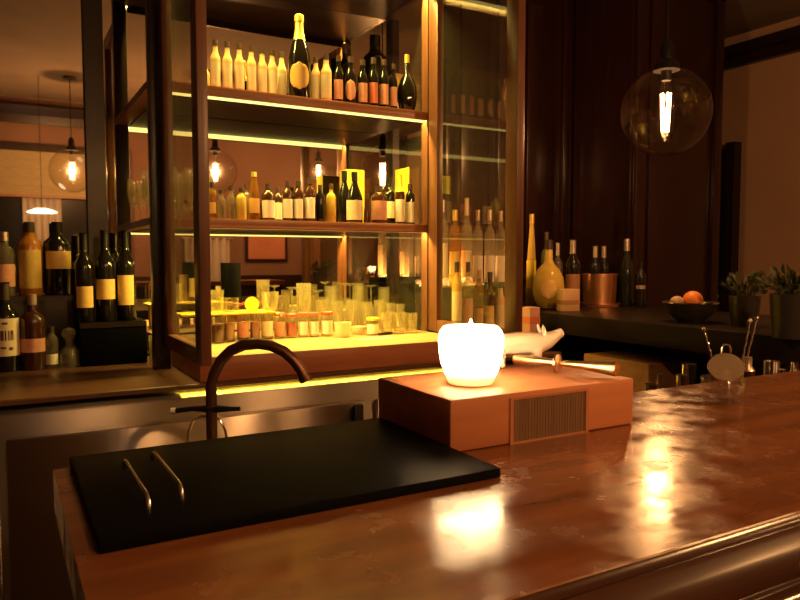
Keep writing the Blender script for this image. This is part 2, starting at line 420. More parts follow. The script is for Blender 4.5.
# ----------------------------------------------------------- bottle makers
PROF = {
 'wine': [(.0, 0), (.94, 0), (1, .012), (1, .60), (.93, .66), (.62, .72), (.40, .77), (.37, .80), (.36, .985), (.40, .985), (.40, 1.0), (0, 1)],
 'burgundy': [(.0, 0), (.95, 0), (1, .012), (1, .46), (.93, .54), (.70, .64), (.45, .74), (.37, .80), (.36, 1), (0, 1)],
 'champagne': [(.0, 0), (.95, 0), (1, .015), (1, .44), (.95, .51), (.75, .62), (.5, .73), (.36, .83), (.33, .91), (.40, .92), (.40, .985), (.3, 1), (0, 1)],
 'cordial': [(.0, 0), (.93, 0), (1, .02), (1, .60), (.94, .66), (.62, .73), (.50, .80), (.46, .88), (.46, 1), (0, 1)],
 'spirit': [(.0, 0), (.95, 0), (1, .015), (1, .62), (.96, .68), (.8, .73), (.42, .77), (.36, .80), (.36, 1), (0, 1)],
 'stout': [(.0, 0), (.95, 0), (1, .02), (1, .66), (.9, .74), (.5, .80), (.42, .83), (.42, 1), (0, 1)],
 'round': [(.0, 0), (.5, 0), (.62, .02), (.88, .13), (1, .30), (.92, .46), (.66, .58), (.34, .66), (.25, .72), (.23, 1), (0, 1)],
 'slim': [(.0, 0), (.95, 0), (1, .01), (.98, .25), (.75, .55), (.5, .78), (.4, .86), (.4, 1), (0, 1)],
 'decanter': [(.0, 0), (.85, 0), (1, .03), (1, .30), (.85, .44), (.4, .54), (.34, .60), (.44, .64), (.3, .67), (.55, .74), (.7, .84), (.55, .95), (0, 1)],
}
CAPZ = {'wine': .80, 'burgundy': .82, 'champagne': .70, 'cordial': .88, 'spirit': .86, 'stout': .86, 'round': .86, 'slim': .9}
def prof_r(kind, v):
    pr = PROF[kind][1:-1]
    for (r0, z0), (r1, z1) in zip(pr[:-1], pr[1:]):
        if z0 <= v <= z1 and z1 > z0: return r0 + (r1 - r0) * (v - z0) / (z1 - z0)
    return pr[-1][0]
def bottle(kind, loc, h, r, body, cap, lab, label, group, cat='bottle', jitter=.12, name='bottle', capz=None, marks=False):
    """lab: None or (material, z0, z1, half angle, round?)"""
    t = thing(name, label, cat, loc, face_cam(loc) + random.uniform(-jitter, jitter), group)
    key = (kind, round(h, 2), round(r, 3), body)
    me = shared(key + ('b',), lambda: MB().lathe([(a * r, b_ * h) for a, b_ in PROF[kind]], 20).mesh('body', body))
    child('body', me, t)
    if cap and kind in CAPZ:
        cz = capz or CAPZ[kind]
        zs = [cz] + [z for _, z in PROF[kind] if cz < z < 1] + [1]
        pr = [(prof_r(kind, min(z, .999)) * r + .0012, z * h) for z in zs]
        pr = [(pr[0][0] - .0012, pr[0][1])] + pr + [(0, h + .001)]
        child('foil' if cz < .84 else 'cap', shared(key + (cap, cz), lambda: MB().lathe(pr, 16).mesh('cap', cap)), t)
    if lab:
        lm, a, b_, half = lab[:4]; rd = len(lab) > 4
        rr = max(prof_r(kind, a), prof_r(kind, b_), prof_r(kind, (a + b_) / 2)) * r
        child('label', shared(key + (lab,), lambda: MB().patch(rr, a * h, b_ * h, half, 12, .0008, rd).mesh('label', lm)), t)
        if marks:
            for j, (u0, u1, v0, v1) in enumerate(marks):
                q = bmesh.new(); n = 3; rows = []
                for v in (v0, v1):
                    rows.append([q.verts.new(((rr + .0016) * math.cos(-PI / 2 + half * (u0 + (u1 - u0) * i / n)), (rr + .0016) * math.sin(-PI / 2 + half * (u0 + (u1 - u0) * i / n)), h * (a + (b_ - a) * v))) for i in range(n + 1)])
                for i in range(n): q.faces.new((rows[0][i], rows[0][i + 1], rows[1][i + 1], rows[1][i]))
                k = MB(); k.merge(q); k.build('letter', 'ink', t)
    return t
def stand(px, topy, w, Y, Z, kind, body, cap, lab, label, group, **k):
    """put a bottle on the surface at height Z, at depth Y, reaching up to the sighted top"""
    p = at_y(px, topy, Y); h = p.z - Z; r = w / 2 * scale_at((p.x, Y, Z + h / 2))
    return bottle(kind, (p.x, Y, Z), h, r, body, cap, lab, label, group, **k)
ORD = ['first', 'second', 'third', 'fourth', 'fifth', 'sixth', 'seventh', 'eighth', 'ninth', 'tenth', 'eleventh', 'twelfth', 'thirteenth', 'fourteenth']
e = .0005
# ---- top shelf
g = 'cream bottles on the top shelf'
cream = [(215, 40, 2.68), (227, 42, 2.68), (239, 44, 2.68), (251, 46, 2.68), (262, 48, 2.69), (272, 50, 2.69), (281.5, 52, 2.73)]
for i, (x, y, Y) in enumerate(cream):
    stand(x, y, 10, Y, Z1 + e, 'cordial', 'cream_liquid', 'dark_cap', ('cream_label', .1, .56, 1.2), f'small cream bottle with dark cap, {ORD[i]} from the left on the top shelf', g)
stand(205, 62, 9, 2.74, Z1 + e, 'cordial', 'cream_liquid', 'dark_cap', None, 'cream bottle half hidden behind the left cabinet door on the top shelf', g)
g2 = 'cream bottles right of the champagne'
stand(315.5, 56, 10, 2.70, Z1 + e, 'cordial', 'cream_liquid', 'dark_cap', ('cream_label', .1, .56, 1.2), 'cream bottle next to the champagne bottle on its right', g2)
stand(326, 54, 11, 2.665, Z1 + e, 'cordial', 'cream_liquid', 'dark_cap', ('cream_label', .1, .56, 1.2), 'cream bottle beside the dark pink labelled bottles', g2)
stand(299, 15, 22, 2.66, Z1 + e, 'champagne', 'black_glass', 'gold_foil', ('gold_label', .10, .42, 1.0, 1), 'tall dark champagne bottle with gold foil and round gold label', None, jitter=0)
g = 'dark bottles with pink labels on the top shelf'
for i, (x, y, w, lb) in enumerate([(338.5, 56, 10, 'pink_label'), (350.5, 57, 11, 'pink_label'), (362.5, 60, 10.5, 'pink_label'), (373.5, 58, 10.5, 'red_label'), (384, 60, 10.5, 'pink_label'), (393.5, 64, 8, 'pink_label')]):
    stand(x, y, w, 2.665, Z1 + e, 'cordial', 'black_glass', 'dark_cap', (lb, .1, .5, 1.0) if i != 1 else (lb, .1, .52, 1.1, 1), f'dark bottle with pinkish label, {ORD[i]} from the left of the six on the top shelf', g)
stand(375, 36, 25, 2.82, Z1 + e, 'stout', 'black_glass', 'black_plastic', None, 'big black bottle behind the pink labelled bottles on the top shelf', None)
stand(345, 44, 16, 2.84, Z1 + e, 'spirit', 'black_glass', 'dark_cap', None, 'dark square shouldered bottle behind the pink labels, left of the big black bottle', None)
stand(407, 55, 20, 2.68, Z1 + e, 'round', 'black_glass', 'gold_foil', None, 'round bellied black bottle with gold neck at the top shelf end', None)
# ---- middle shelf
lw = ('white_label', .08, .55, 1.25)
g = 'small dark bottles with white labels on the middle shelf'
for i, (x, y, w, Y) in enumerate([(268, 184, 13, 2.67), (278, 187, 8.5, 2.76), (287.5, 181, 9.5, 2.67), (298, 181, 10, 2.67), (309.5, 178, 11, 2.67)]):
    stand(x, y, w, Y, Z2 + e, 'stout', 'brown_glass', 'dark_cap', lw, f'small dark bottle with white label, {ORD[i]} from the left on the middle shelf', g)
stand(320, 185, 9, 2.68, Z2 + e, 'stout', 'black_glass', 'dark_cap', None, 'small plain black bottle right of the white labelled bottles', None)
stand(331, 184, 10, 2.70, Z2 + e, 'spirit', 'gold_liquid', 'dark_cap', None, 'short gold bottle beside the tall wine bottle on the middle shelf', None)
stand(344.5, 171, 13.5, 2.76, Z2 + e, 'burgundy', 'black_glass', 'black_plastic', None, 'tall plain black bottle left of the one with the big white label', None)
stand(354.5, 172, 16, 2.665, Z2 + e, 'burgundy', 'black_glass', 'black_plastic', ('cream_label', .06, .44, 1.35), 'tall dark bottle with big cream label in front of the yellow box', None)
stand(367, 196, 7, 2.64, Z2 + e, 'slim', 'brown_glass', 'dark_cap', None, 'tiny brown bottle left of the squat pink labelled bottle', None)
stand(379, 186, 16, 2.67, Z2 + e, 'stout', 'brown_glass', 'dark_cap', ('pink_label', .1, .6, 1.3), 'squat brown bottle with wide pink label on the middle shelf', None)
stand(389.5, 178, 12, 2.78, Z2 + e, 'spirit', 'black_glass', 'black_plastic', ('cream_label', .15, .5, 1.0), 'dark bottle behind the squat pink labelled one', None)
stand(400, 175, 9.5, 2.66, Z2 + e, 'wine', 'brown_glass', 'yellow_foil', ('white_label', .05, .5, 1.2), 'brown bottle with bright yellow neck at the shelf end', None, capz=.66)
stand(410, 184, 9.5, 2.66, Z2 + e, 'stout', 'black_glass', 'dark_cap', ('white_label', .05, .55, 1.2), 'dark bottle with white label, last on the middle shelf', None)
p = at_y(354, 170, 2.88); yb = thing('yellow_carton', 'bright yellow carton behind the tall dark bottles', 'box', (p.x, 2.9, Z2 + e), 0)
MB().box(-.045, .045, -.035, .035, 0, p.z - Z2, .002).build('carton', 'yellow_card', yb); MB().box(-.046, .046, -.036, .036, .06, .09).build('band', 'gold_label', yb, False)
p = at_y(415, 168, 2.80); yb = thing('side_glow', 'tall yellow card standing in for the lit cabinet side by the middle shelf', 'glow', (1.604, 2.80, Z2 + e), 0)  # gold light on the cabinet side, put into a yellow sheet
MB().box(-.006, 0, -.06, .06, 0, .26).build('glow', 'yellow_card', yb, False); MB().box(-.008, -.006, -.06, .06, .0, .03).build('border', 'dark_cap', yb, False)
p = at_y(417, 60, 2.80); yb = thing('gold_carton', 'gold carton at the right end of the top shelf', 'box', (1.58, 2.84, Z1 + e), 0)
MB().box(-.026, .026, -.05, .05, 0, .20, .002).build('carton', 'gold_label', yb); MB().box(-.027, .027, -.051, .051, .05, .08).build('band', 'cream_label', yb, False)
# ---- glass makers
def glassware(kind, loc, h, r, label, group, mat='bar_glass', upside=False, cat='glass', rz=0, name=None):
    t = thing(name or {'tumbler': 'tumbler', 'flute': 'flute_glass', 'stem': 'wine_glass'}[kind], label, cat, loc, rz, group)
    if kind == 'tumbler': pr = [(0, 0), (r * .86, 0), (r * .88, .004), (r, h), (r * .95, h), (r * .82, .012), (0, .012)]
    elif kind == 'flute': pr = [(0, 0), (r * .9, 0), (r * .9, .003), (.12 * r, .01), (.1 * r, h * .35), (.55 * r, h * .45), (r * .8, h * .7), (r * .72, h), (r * .66, h), (r * .72, h * .7), (.4 * r, h * .48), (0, h * .44)]
    else: pr = [(0, 0), (r * .85, 0), (r * .85, .003), (.13 * r, .012), (.1 * r, h * .42), (.6 * r, h * .5), (r, h * .68), (r * .8, h), (r * .75, h), (r * .93, h * .68), (.5 * r, h * .53), (0, h * .48)]
    if upside: pr = [(a, h - b_) for a, b_ in pr]
    if kind == 'tumbler': child('wall', shared(('g', kind, round(h, 3), round(r, 3), mat, upside), lambda: MB().lathe(pr, 18).mesh('wall', mat)), t)
    else:
        k = 5
        child('stem', shared(('gs', kind, round(h, 3), round(r, 3), mat, upside), lambda: MB().lathe(pr[:k], 16).mesh('stem', mat)), t)
        child('bowl', shared(('gb', kind, round(h, 3), round(r, 3), mat, upside), lambda: MB().lathe(pr[k - 1:], 18).mesh('bowl', mat)), t)
    return t
# flutes at the left end of the middle shelf
g = 'stemmed glasses at the left end of the middle shelf'
n = 0
for j in range(3):
    for i in range(4):
        x, y = .50 + i * .062 + (j % 2) * .02, 2.70 + j * .085
        if j == 0 and i == 0: continue
        n += 1
        glassware('flute', (x, y, Z2 + e), .19, .026, f"stemmed glass in the {['front', 'middle', 'back'][j]} row, {ORD[i]} from the left end of the middle shelf", g, 'clear_glass')
# glasses and little bottles right of the door stile
g = 'small bottles and glasses at the left of the middle shelf'
for (x, y, w, Y, kind, mat, cap, lb) in [
    (212, 182, 9, 2.66, 'stout', 'amber_glass', 'dark_cap', 'small amber bottle beside the left door stile on the middle shelf'),
    (221, 190, 9, 2.65, 'cordial', 'pale_glass', 'dark_cap', 'small clear bottle with dark cap, first of three by the amber bottle'),
    (231, 186, 9, 2.66, 'cordial', 'pale_glass', 'dark_cap', 'small clear bottle with dark cap, second of three by the amber bottle'),
    (241, 188, 10, 2.655, 'stout', 'gold_liquid', 'dark_cap', 'small gold liqueur bottle before the stemmed glasses'),
    (254, 172, 13, 2.68, 'slim', 'amber_glass', 'gold_foil', 'slim amber bottle with gold neck left of the white labels'),
    (246, 184, 8, 2.75, 'spirit', 'pale_glass', 'dark_cap', 'small clear bottle with dark cap, third of three, beside slim amber bottle')]:
    stand(x, y, w, Y, Z2 + e, kind, mat, cap, ('gold_label', .15, .45, .9) if 'amber' in mat else None, lb, g)
# ---- base board of the cabinet
ZBe = ZB + e
def jar(px, basey, topy, w, label, group, inside, lid=None, lab=None, glass='glass'):
    p = at_z(px, basey, ZBe); s = scale_at(p); h = (basey - topy) * s; r = w / 2 * s
    t = thing('jar', label, 'jar', (p.x, p.y, ZBe), face_cam(p), group)
    MB().lathe([(0, 0), (r * .94, 0), (r, .004), (r, h * .9), (r * .92, h), (r * .88, h), (r * .95, h * .88), (r * .94, .006), (0, .006)], 18).build('glass', glass, t)
    if inside: MB().lathe([(0, .007), (r * .9, .007), (r * .9, h * .72), (0, h * .75)], 16).build('contents', inside, t)
    if lid: MB().lathe([(0, h), (r * 1.02, h), (r * 1.02, h * 1.14), (r * .9, h * 1.18), (0, h * 1.18)], 18).build('lid', lid, t)
    if lab: MB().patch(r, h * .12, h * .75, 1.1, 10, .0008).build('label', lab, t)
    return t
g = 'jars and tumblers along the front of the cabinet base'
jar(218, 343, 318, 13, 'dark filled jar at the left end of the front row, under the glass shelf', g, 'brown_glass', None, None)
jar(229.5, 341, 316, 11, 'clear jar second from the left under the small glass shelf', g, 'tan_card')
jar(243, 340, 316, 12, 'patterned jar third from the left under the small glass shelf', g, 'brown_glass', None, 'pink_label')
jar(255, 339, 315, 10, 'pinkish jar fourth from the left under the small glass shelf', g, 'pink_card')
jar(267.5, 338.5, 315, 12, 'jar with pale label, fifth from the left in the front row', g, 'tan_card', None, 'white_label')
jar(280, 338, 316, 11.5, 'red brown jar left of the other red jar', g, 'red_label', 'copper', 'pink_label')
jar(291.5, 337.5, 317, 11, 'red jar right beside the white labelled jars', g, 'red_label', 'red_cap', None)
jar(303, 337, 316, 10.5, 'white labelled jar with red lid, first of three', g, 'cream_liquid', 'red_cap', 'white_label')
jar(314, 336.5, 316, 10, 'white labelled jar with red lid, second of three', g, 'cream_liquid', 'red_cap', 'white_label')
jar(327, 336, 315, 12, 'white labelled jar with red lid, third and largest of three', g, 'cream_liquid', 'red_cap', 'white_label')
jar(373, 335, 320, 13, 'pale jar with a dark band and yellow lid beside the pen', g, 'white_plastic', 'yellow_foil', 'white_label')
def bowl_at(px, basey, topy, w, label, mat, name='bowl', cat='bowl'):
    p = at_z(px, basey, ZBe); s = scale_at(p); h = (basey - topy) * s; r = w / 2 * s
    t = thing(name, label, cat, (p.x, p.y, ZBe))
    MB().lathe([(0, 0), (r * .7, 0), (r * .95, h * .5), (r, h), (r * .93, h), (r * .85, h * .5), (r * .6, .006), (0, .006)], 22).build('body', mat, t)
    MB().lathe([(r * .93, h), (r * 1.02, h), (r * 1.02, h + .003), (r * .93, h + .003)], 22, close=True).build('rim', mat, t)
    return t
bowl_at(343, 337, 323, 17, 'cream bowl right of the red lidded jars', 'cream_label')
bowl_at(359, 334, 327, 15, 'low cream dish between the bowl and the lidded jar', 'cream_label', 'dish', 'dish')
# small raised glass shelf with things on it
sh = thing('raised_glass_shelf', 'small raised glass shelf above the jars at the left', 'shelf', (0, 0, 0))
a_ = at_z(213, 314, 1.06); b2 = at_z(276, 314, 1.06)
SX0, SX1 = .575, b2.x * 2.62 / b2.y
SY0, SY1 = 2.62, 2.78
SZ = at_y(240, 313, SY0).z
MB().box(SX0, SX1, SY0, SY1, SZ - .006, SZ).build('slab', 'yellow_card', sh, False);  # glass slab, its yellow lighting put into the colour
for x in (SX0 + .008, SX1 - .008):
    for y in (SY0 + .12, SY1 - .01): MB().tube([(x, y, ZBe), (x, y, SZ - .006)], .005, 8).build('leg', 'brass', sh)
p = at_y(230.5, 263, 2.70)
cn2 = thing('black_canister', 'black canister on the raised glass shelf', 'canister', (p.x, 2.70, SZ + e))
hh = p.z - SZ; MB().lathe([(0, 0), (.030, 0), (.030, hh * .3), (0, hh * .3)], 24).build('glass_base', 'bar_glass', cn2)
MB().lathe([(0, hh * .3), (.038, hh * .3), (.038, hh), (0, hh)], 28).build('body', 'matte_black', cn2)
p = at_y(217, 290, 2.68); glassware('tumbler', (p.x, 2.68, SZ + e), p.z - SZ, .026, 'yellow lit tumbler left of the black canister', None)
p = at_y(270, 292, 2.69); glassware('tumbler', (p.x, 2.69, SZ + e), p.z - SZ, .034, 'wide tumbler at the right end of the raised glass shelf', None)
p = at_y(252, 303, 2.66)
lm = thing('lemon_half', 'bright yellow lemon half upright on the raised glass shelf', 'lemon', (p.x, 2.66, SZ + .03 + e), face_cam(p))
t = bmesh.new(); bmesh.ops.create_uvsphere(t, u_segments=20, v_segments=12, radius=.038)
bmesh.ops.bisect_plane(t, geom=t.verts[:] + t.edges[:] + t.faces[:], plane_co=(0, 0, 0), plane_no=(0, -1, 0), clear_outer=True)
mb = MB(); mb.merge(t, Matrix.Diagonal((.75, .7, .80, 1))); mb.build('rind', 'lemon', lm)
MB().lathe([(0, 0), (.027, 0), (.027, .002), (0, .002)], 20, Matrix.Rotation(PI / 2, 4, 'X')).build('flesh', 'yellow_card', lm)
# clear glasses behind, in two rows, some stacked
g = 'clear glasses massed at the right of the cabinet base'
n = 0
rows = [(2.92, [(292, 287), (305, 292), (318, 290), (331, 286), (345, 283), (358, 283), (371, 285), (384, 287)], 'back'),
        (2.80, [(322, 300), (337, 301), (352, 300), (366, 302), (380, 300), (389, 303), (399, 304)], 'middle'),
        (2.58, [(386, 312), (399, 312), (411, 313)], 'front')]
for Y, lst, nm in rows:
    for i, (x, y) in enumerate(lst):
        p = at_y(x, y, Y); h = p.z - ZBe
        glassware('tumbler' if nm != 'back' or i % 2 else 'stem', (p.x, Y, ZBe), h, .028 if nm != 'back' else .03, f'clear glass in the {nm} row, {ORD[i]} from the left, on the cabinet base', g, upside=(nm == 'back'))
p = at_y(301, 283, 2.80)
glassware('tumbler', (p.x, 2.77, ZBe), p.z - ZBe, .032, 'tall clear glass standing above the red jars', None)
# papers and pen
p = at_z(376, 339, ZBe); pp = thing('paper_slip', 'bright yellow paper slip at the front of the cabinet base', 'paper', (p.x, p.y, ZBe), .1)
MB().box(-.075, .075, -.035, .035, 0, .0012).build('sheet', 'paper', pp, False); MB().box(-.06, .06, -.0351, -.0345, 0, .0014).build('fold', 'paper', pp, False)
p = at_z(392, 334.5, ZBe); pn = thing('bar_knife', 'small knife with black handle lying beside the lidded jar', 'knife', (p.x, p.y, ZBe + .0075), .25)
MB().tube([(-.075, 0, 0), (-.05, 0, 0), (0, 0, 0)], [.005, .006, .005], 10).build('handle', 'black_plastic', pn)
MB().box(0, .07, -.006, .006, -.001, .001, .0004).build('blade', 'chrome', pn)

# ------------------------------------------------------ left counter bottles
rs = thing('bottle_riser', 'dark stepped riser carrying the back row of bottles at the left', 'riser', (0, 0, 0))
MB().box(-.5, .24, 2.91, 3.01, ZK, 1.14, .003).build('step', 'black_laminate', rs); MB().box(-.5, .24, 2.905, 2.91, 1.12, 1.14).build('nosing', 'dark_wood', rs, False)
ZR = 1.1405
g = 'spirit bottles on the riser at the left'
for (x, y, w, kind, mat, cap, lab, lb) in [
    (4, 232, 20, 'spirit', 'pale_glass', 'silver_cap', ('pink_label', .15, .5, 1.0), 'clear bottle with pink label at the left edge on the riser'),
    (29, 222, 22, 'stout', 'amber', 'dark_cap', ('gold_label', .10, .62, 1.1), 'amber bottle with gold label on the riser, right of the pink label'),
    (57, 222, 24, 'stout', 'black_glass', 'black_plastic', ('gold_label', .36, .6, 1.2), 'dark square bottle with narrow gold label band on the riser'),
    ]:
    stand(x, y, w, 2.965, ZR, kind, mat, cap, lab, lb, g)
p = at_y(7, 368, 2.84)
bottle('wine', (p.x, p.y, ZK), .315, 12 * scale_at(p), 'black_glass', 'dark_cap', ('cream_label', .18, .60, 1.35), 'dark wine bottle with large lettered cream label at the far left', None, jitter=0,
       marks=[(-.30, -.12, .42, .68), (-.06, .02, .42, .68), (.12, .18, .42, .68), (.24, .40, .58, .68), (.24, .30, .42, .68), (.34, .40, .42, .68), (-.2, .1, .84, .90), (.15, .35, .16, .24), (-.3, .0, .2, .25)])
p = at_y(34, 368, 2.84)
bottle('spirit', (p.x, p.y, ZK), .27, 11.5 * scale_at(p), 'brown_glass', 'silver_cap', ('pink_label', .24, .42, 1.2), 'dark squat bottle with pink label beside the cream labelled wine', None)
p = at_y(52, 368, 2.84)
bottle('stout', (p.x, p.y, ZK), .15, 6.5 * scale_at(p), 'pale_glass', 'dark_cap', ('white_label', .1, .35, 1.0), 'tiny clear bottle with small white label left of the decanter', None)
p = at_y(70, 368, 2.84)
bottle('decanter', (p.x, p.y, ZK), .145, 10 * scale_at(p), 'pale_glass', None, None, 'small cut glass decanter with ball stopper beside the black box', None, name='decanter', cat='decanter')
# black box with the three black wine bottles
q0, q1 = at_z(80, 350, ZK), at_z(148, 348, ZK)
bxY = 2.80
X0, X1 = at_y(80, 340, bxY).x, at_y(147, 340, bxY).x
bb = thing('black_crate', 'low black crate under the three black wine bottles', 'crate', ((X0 + X1) / 2, bxY, ZK))
hw = (X1 - X0) / 2; hc = at_y(110, 322, bxY).z - ZK
MB().box(-hw, hw, 0, .17, 0, hc, .004).build('body', 'matte_black', bb); MB().box(-hw, hw, -.003, 0, hc - .02, hc).build('lip', 'black_laminate', bb, False)
g = 'black wine bottles with gold labels on the crate'
for i, (x, y, w, lab) in enumerate([(83, 225, 18.5, ('gold_label', .16, .40, .95)), (104, 222, 18.5, ('gold_label', .24, .46, 1.25)), (124.5, 222, 18, ('gold_label', .17, .50, .95))]):
    stand(x, y + 8, w, bxY + .07, ZK + hc + e, 'wine', 'black_glass', 'black_plastic', lab,
          ['black wine bottle with square gold label, left of three on the crate', 'black wine bottle with arched gold label, middle of three on the crate', 'black wine bottle with tall gold label, right of three on the crate'][i], g, jitter=.05)
p = at_y(155, 360, 2.74); glassware('tumbler', (p.x, p.y, ZK), .11, .022, 'small clear glass beside the black crate near the cabinet', None)

# ---------------------------------------------- bottles seen through right door
rs = thing('bottle_riser', 'dark stepped riser with bottles behind the right glazed door', 'riser', (0, 0, 0))
MB().box(1.67, 2.07, 2.41, 2.57, ZK, .95, .003).build('lower_step', 'black_laminate', rs); MB().box(1.67, 2.07, 2.572, 2.80, ZK, 1.15, .003).build('upper_step', 'black_laminate', rs)
g = 'bottles on the upper step behind the right door'
for i, (x, y, w, kind, mat, cap, lab) in enumerate([
    (443, 200, 11, 'spirit', 'pale_glass', 'silver_cap', ('cream_label', .1, .5, 1.0)), (455, 210, 11.5, 'stout', 'amber_glass', 'gold_foil', ('gold_label', .15, .45, 1.0)),
    (467, 198, 11, 'wine', 'pale_glass', 'silver_cap', ('white_label', .1, .4, 1.1)), (478, 210, 10.5, 'spirit', 'pale_glass', 'silver_cap', ('white_label', .05, .4, 1.2)),
    (490, 210, 10.5, 'spirit', 'pale_glass', 'silver_cap', ('white_label', .05, .4, 1.2)), (501, 212, 10, 'spirit', 'pale_glass', 'silver_cap', ('white_label', .05, .4, 1.2))]):
    stand(x, y, w, (2.74, 2.74, 2.74, 2.66, 2.66, 2.66)[i], 1.1505, kind, mat, cap, lab, f"{'amber' if i == 1 else 'clear'} bottle, {ORD[i]} from the left on the upper step behind the right door", g)
g = 'bottles on the lower step behind the right door'
for i, (x, y, w, kind, mat, cap, lab) in enumerate([
    (457, 262, 10.5, 'stout', 'gold_liquid', 'dark_cap', ('cream_label', .2, .6, 1.0)), (468, 262, 10.5, 'spirit', 'pale_glass', 'dark_cap', ('pink_label', .05, .5, 1.3)),
    (479, 270, 10, 'stout', 'amber_glass', 'gold_foil', ('pink_label', .1, .4, 1.0)), (490, 272, 10, 'cordial', 'brown_glass', 'dark_cap', ('gold_label', .1, .45, 1.0)),
    (500.5, 282, 10, 'cordial', 'cream_liquid', 'dark_cap', ('cream_label', .1, .55, 1.2))]):
    stand(x, y, w, 2.495, .9505, kind, mat, cap, lab, f"{['gold', 'clear pink labelled', 'amber', 'brown', 'cream'][i]} bottle on the lower step behind the right door", g)

MB().box(1.67, 2.07, 2.797, 2.801, 1.1502, 1.18).build('back_lip', 'black_laminate', rs, False)  # lip added to hide the strip from the mirror
ls = thing('led_strip', 'added light strip on the riser behind the right door bottles', 'light', (0, 0, 0))  # hidden strip added to brighten the bottles and the wall
MB().box(1.69, 2.05, 2.785, 2.795, 1.1503, 1.156).build('diffuser', 'led_cover', ls, False)
strip_light('led_light', 1.69, 2.05, 2.78, 1.16, 6, PI - .2, (1, .5, .15))  # added lamp of the hidden strip
# ------------------------------------------------------------ L counter right
lc = thing('side_counter', 'black topped counter running towards the viewer at the right', 'counter', (0, 0, 0))
LZ = 1.04
MB().box(2.08, 2.82, .6, YM - .05, LZ - .085, LZ, .004).build('countertop', 'black_laminate', lc)
MB().box(2.45, 2.80, .65, YM - .055, .02, LZ - .086).build('body', 'dark_wood', lc, False)
LZe = LZ + e
# pale crate under the counter
p = at_z(575, 346, .90)
pcx = thing('wooden_crate', 'pale wooden crate standing under the side counter', 'crate', (2.26, 2.0, .0))
zt = .88
pq = MB(); pq.box(-.14, .14, -.17, .17, zt - .20, zt, .003); pq.build('box', 'pale_wood', pcx)
st = MB(); st.box(-.14, .14, -.17, .17, .0, zt - .2005); st.build('stand', 'dark_wood', pcx, False)
# tall yellow bottle & neighbours
stand(532, 214, 11, 2.70, LZe, 'slim', 'gold_liquid', 'gold_foil', ('yellow_card', .2, .5, 1.0), 'tall slim yellow bottle right of the right cabinet door', None)
stand(547, 232, 11, 2.86, LZe, 'spirit', 'pale_glass', 'dark_cap', None, 'clear long necked bottle behind the round golden bottle', None)
stand(558, 243, 10, 2.72, LZe, 'wine', 'pale_glass', 'silver_cap', None, 'clear bottle right behind the round golden bottle', None)
stand(549, 240, 32, 2.54, LZe, 'round', 'gold_liquid', 'dark_cap', ('gold_label', .16, .42, .5, 1), 'round bellied golden bottle on the side counter', None)
p = at_z(531, 338, .87)
pk = thing('pink_carton', 'small pink carton standing on the back counter by the door', 'box', (1.97, 2.34, ZK), .1)
MB().box(-.03, .03, -.03, .03, 0, .19, .002).build('carton', 'pink_card', pk); MB().box(-.031, .031, -.031, .031, .12, .15).build('band', 'red_label', pk, False)
p = at_z(553, 309, LZ); jw = thing('white_jar', 'small white jar with dark lid beside the tan carton', 'jar', (p.x, p.y, LZe))
MB().lathe([(0, 0), (.019, 0), (.021, .004), (.021, .036), (.016, .04), (0, .04)], 18).build('body', 'white_plastic', jw); MB().lathe([(0, .04), (.019, .04), (.019, .052), (0, .052)], 18).build('lid', 'dark_cap', jw)
p = at_z(568, 311, LZ); tc = thing('tan_carton', 'tan carton left of the copper bucket', 'box', (p.x, p.y, LZe), -.3)
MB().box(-.042, .042, -.03, .03, 0, .10, .002).build('carton', 'tan_card', tc); MB().box(-.043, .043, -.031, .031, .03, .05).build('band', 'pale_wood', tc, False)
# copper bucket on tray with wine bottles
pb = at_z(599, 306, LZ)
tr = thing('round_tray', 'round wooden tray under the copper bucket', 'tray', (pb.x, pb.y, LZe))
MB().lathe([(0, 0), (.095, 0), (.10, .012), (.094, .012), (.09, .006), (0, .006)], 32).build('base', 'board_wood', tr); MB().lathe([(.094, .012), (.101, .012), (.101, .018), (.094, .018)], 32, close=True).build('rim', 'copper', tr)
bk = thing('wine_bucket', 'shiny copper wine bucket on the side counter', 'bucket', (pb.x, pb.y, LZe + .0065))
MB().lathe([(0, 0), (.076, 0), (.08, .004), (.086, .15), (.083, .15), (.077, .006), (0, .006)], 36).build('body', 'copper', bk)
MB().lathe([(.083, .15), (.089, .15), (.089, .156), (.083, .156)], 36, close=True).build('rim', 'copper', bk)
g = 'wine bottles around the copper bucket'
for i, (dx, dy, top) in enumerate([(-.031, .0, 242), (.031, .004, 241)]):
    hgt = .285
    bottle('wine', (pb.x + dx, pb.y + dy, LZe + .014), hgt, .03, 'black_glass', 'silver_cap', None, f'dark wine bottle with silver neck standing in the copper bucket, {ORD[i]} from the left', g)
stand(573, 240, 15, pb.y - .03, LZe, 'wine', 'black_glass', 'silver_cap', ('pale_wood', .08, .5, 1.2), 'dark wine bottle with tan label left of the copper bucket', g)
stand(627, 239, 15, pb.y - .04, LZe, 'burgundy', 'green_glass', 'silver_cap', None, 'dark wine bottle with silver neck right of the copper bucket', g)
stand(641, 262, 11, pb.y - .14, LZe, 'stout', 'black_glass', 'black_plastic', ('silver_cap', .4, .48, .9), 'short black bottle with narrow silver band right of the bucket', g)
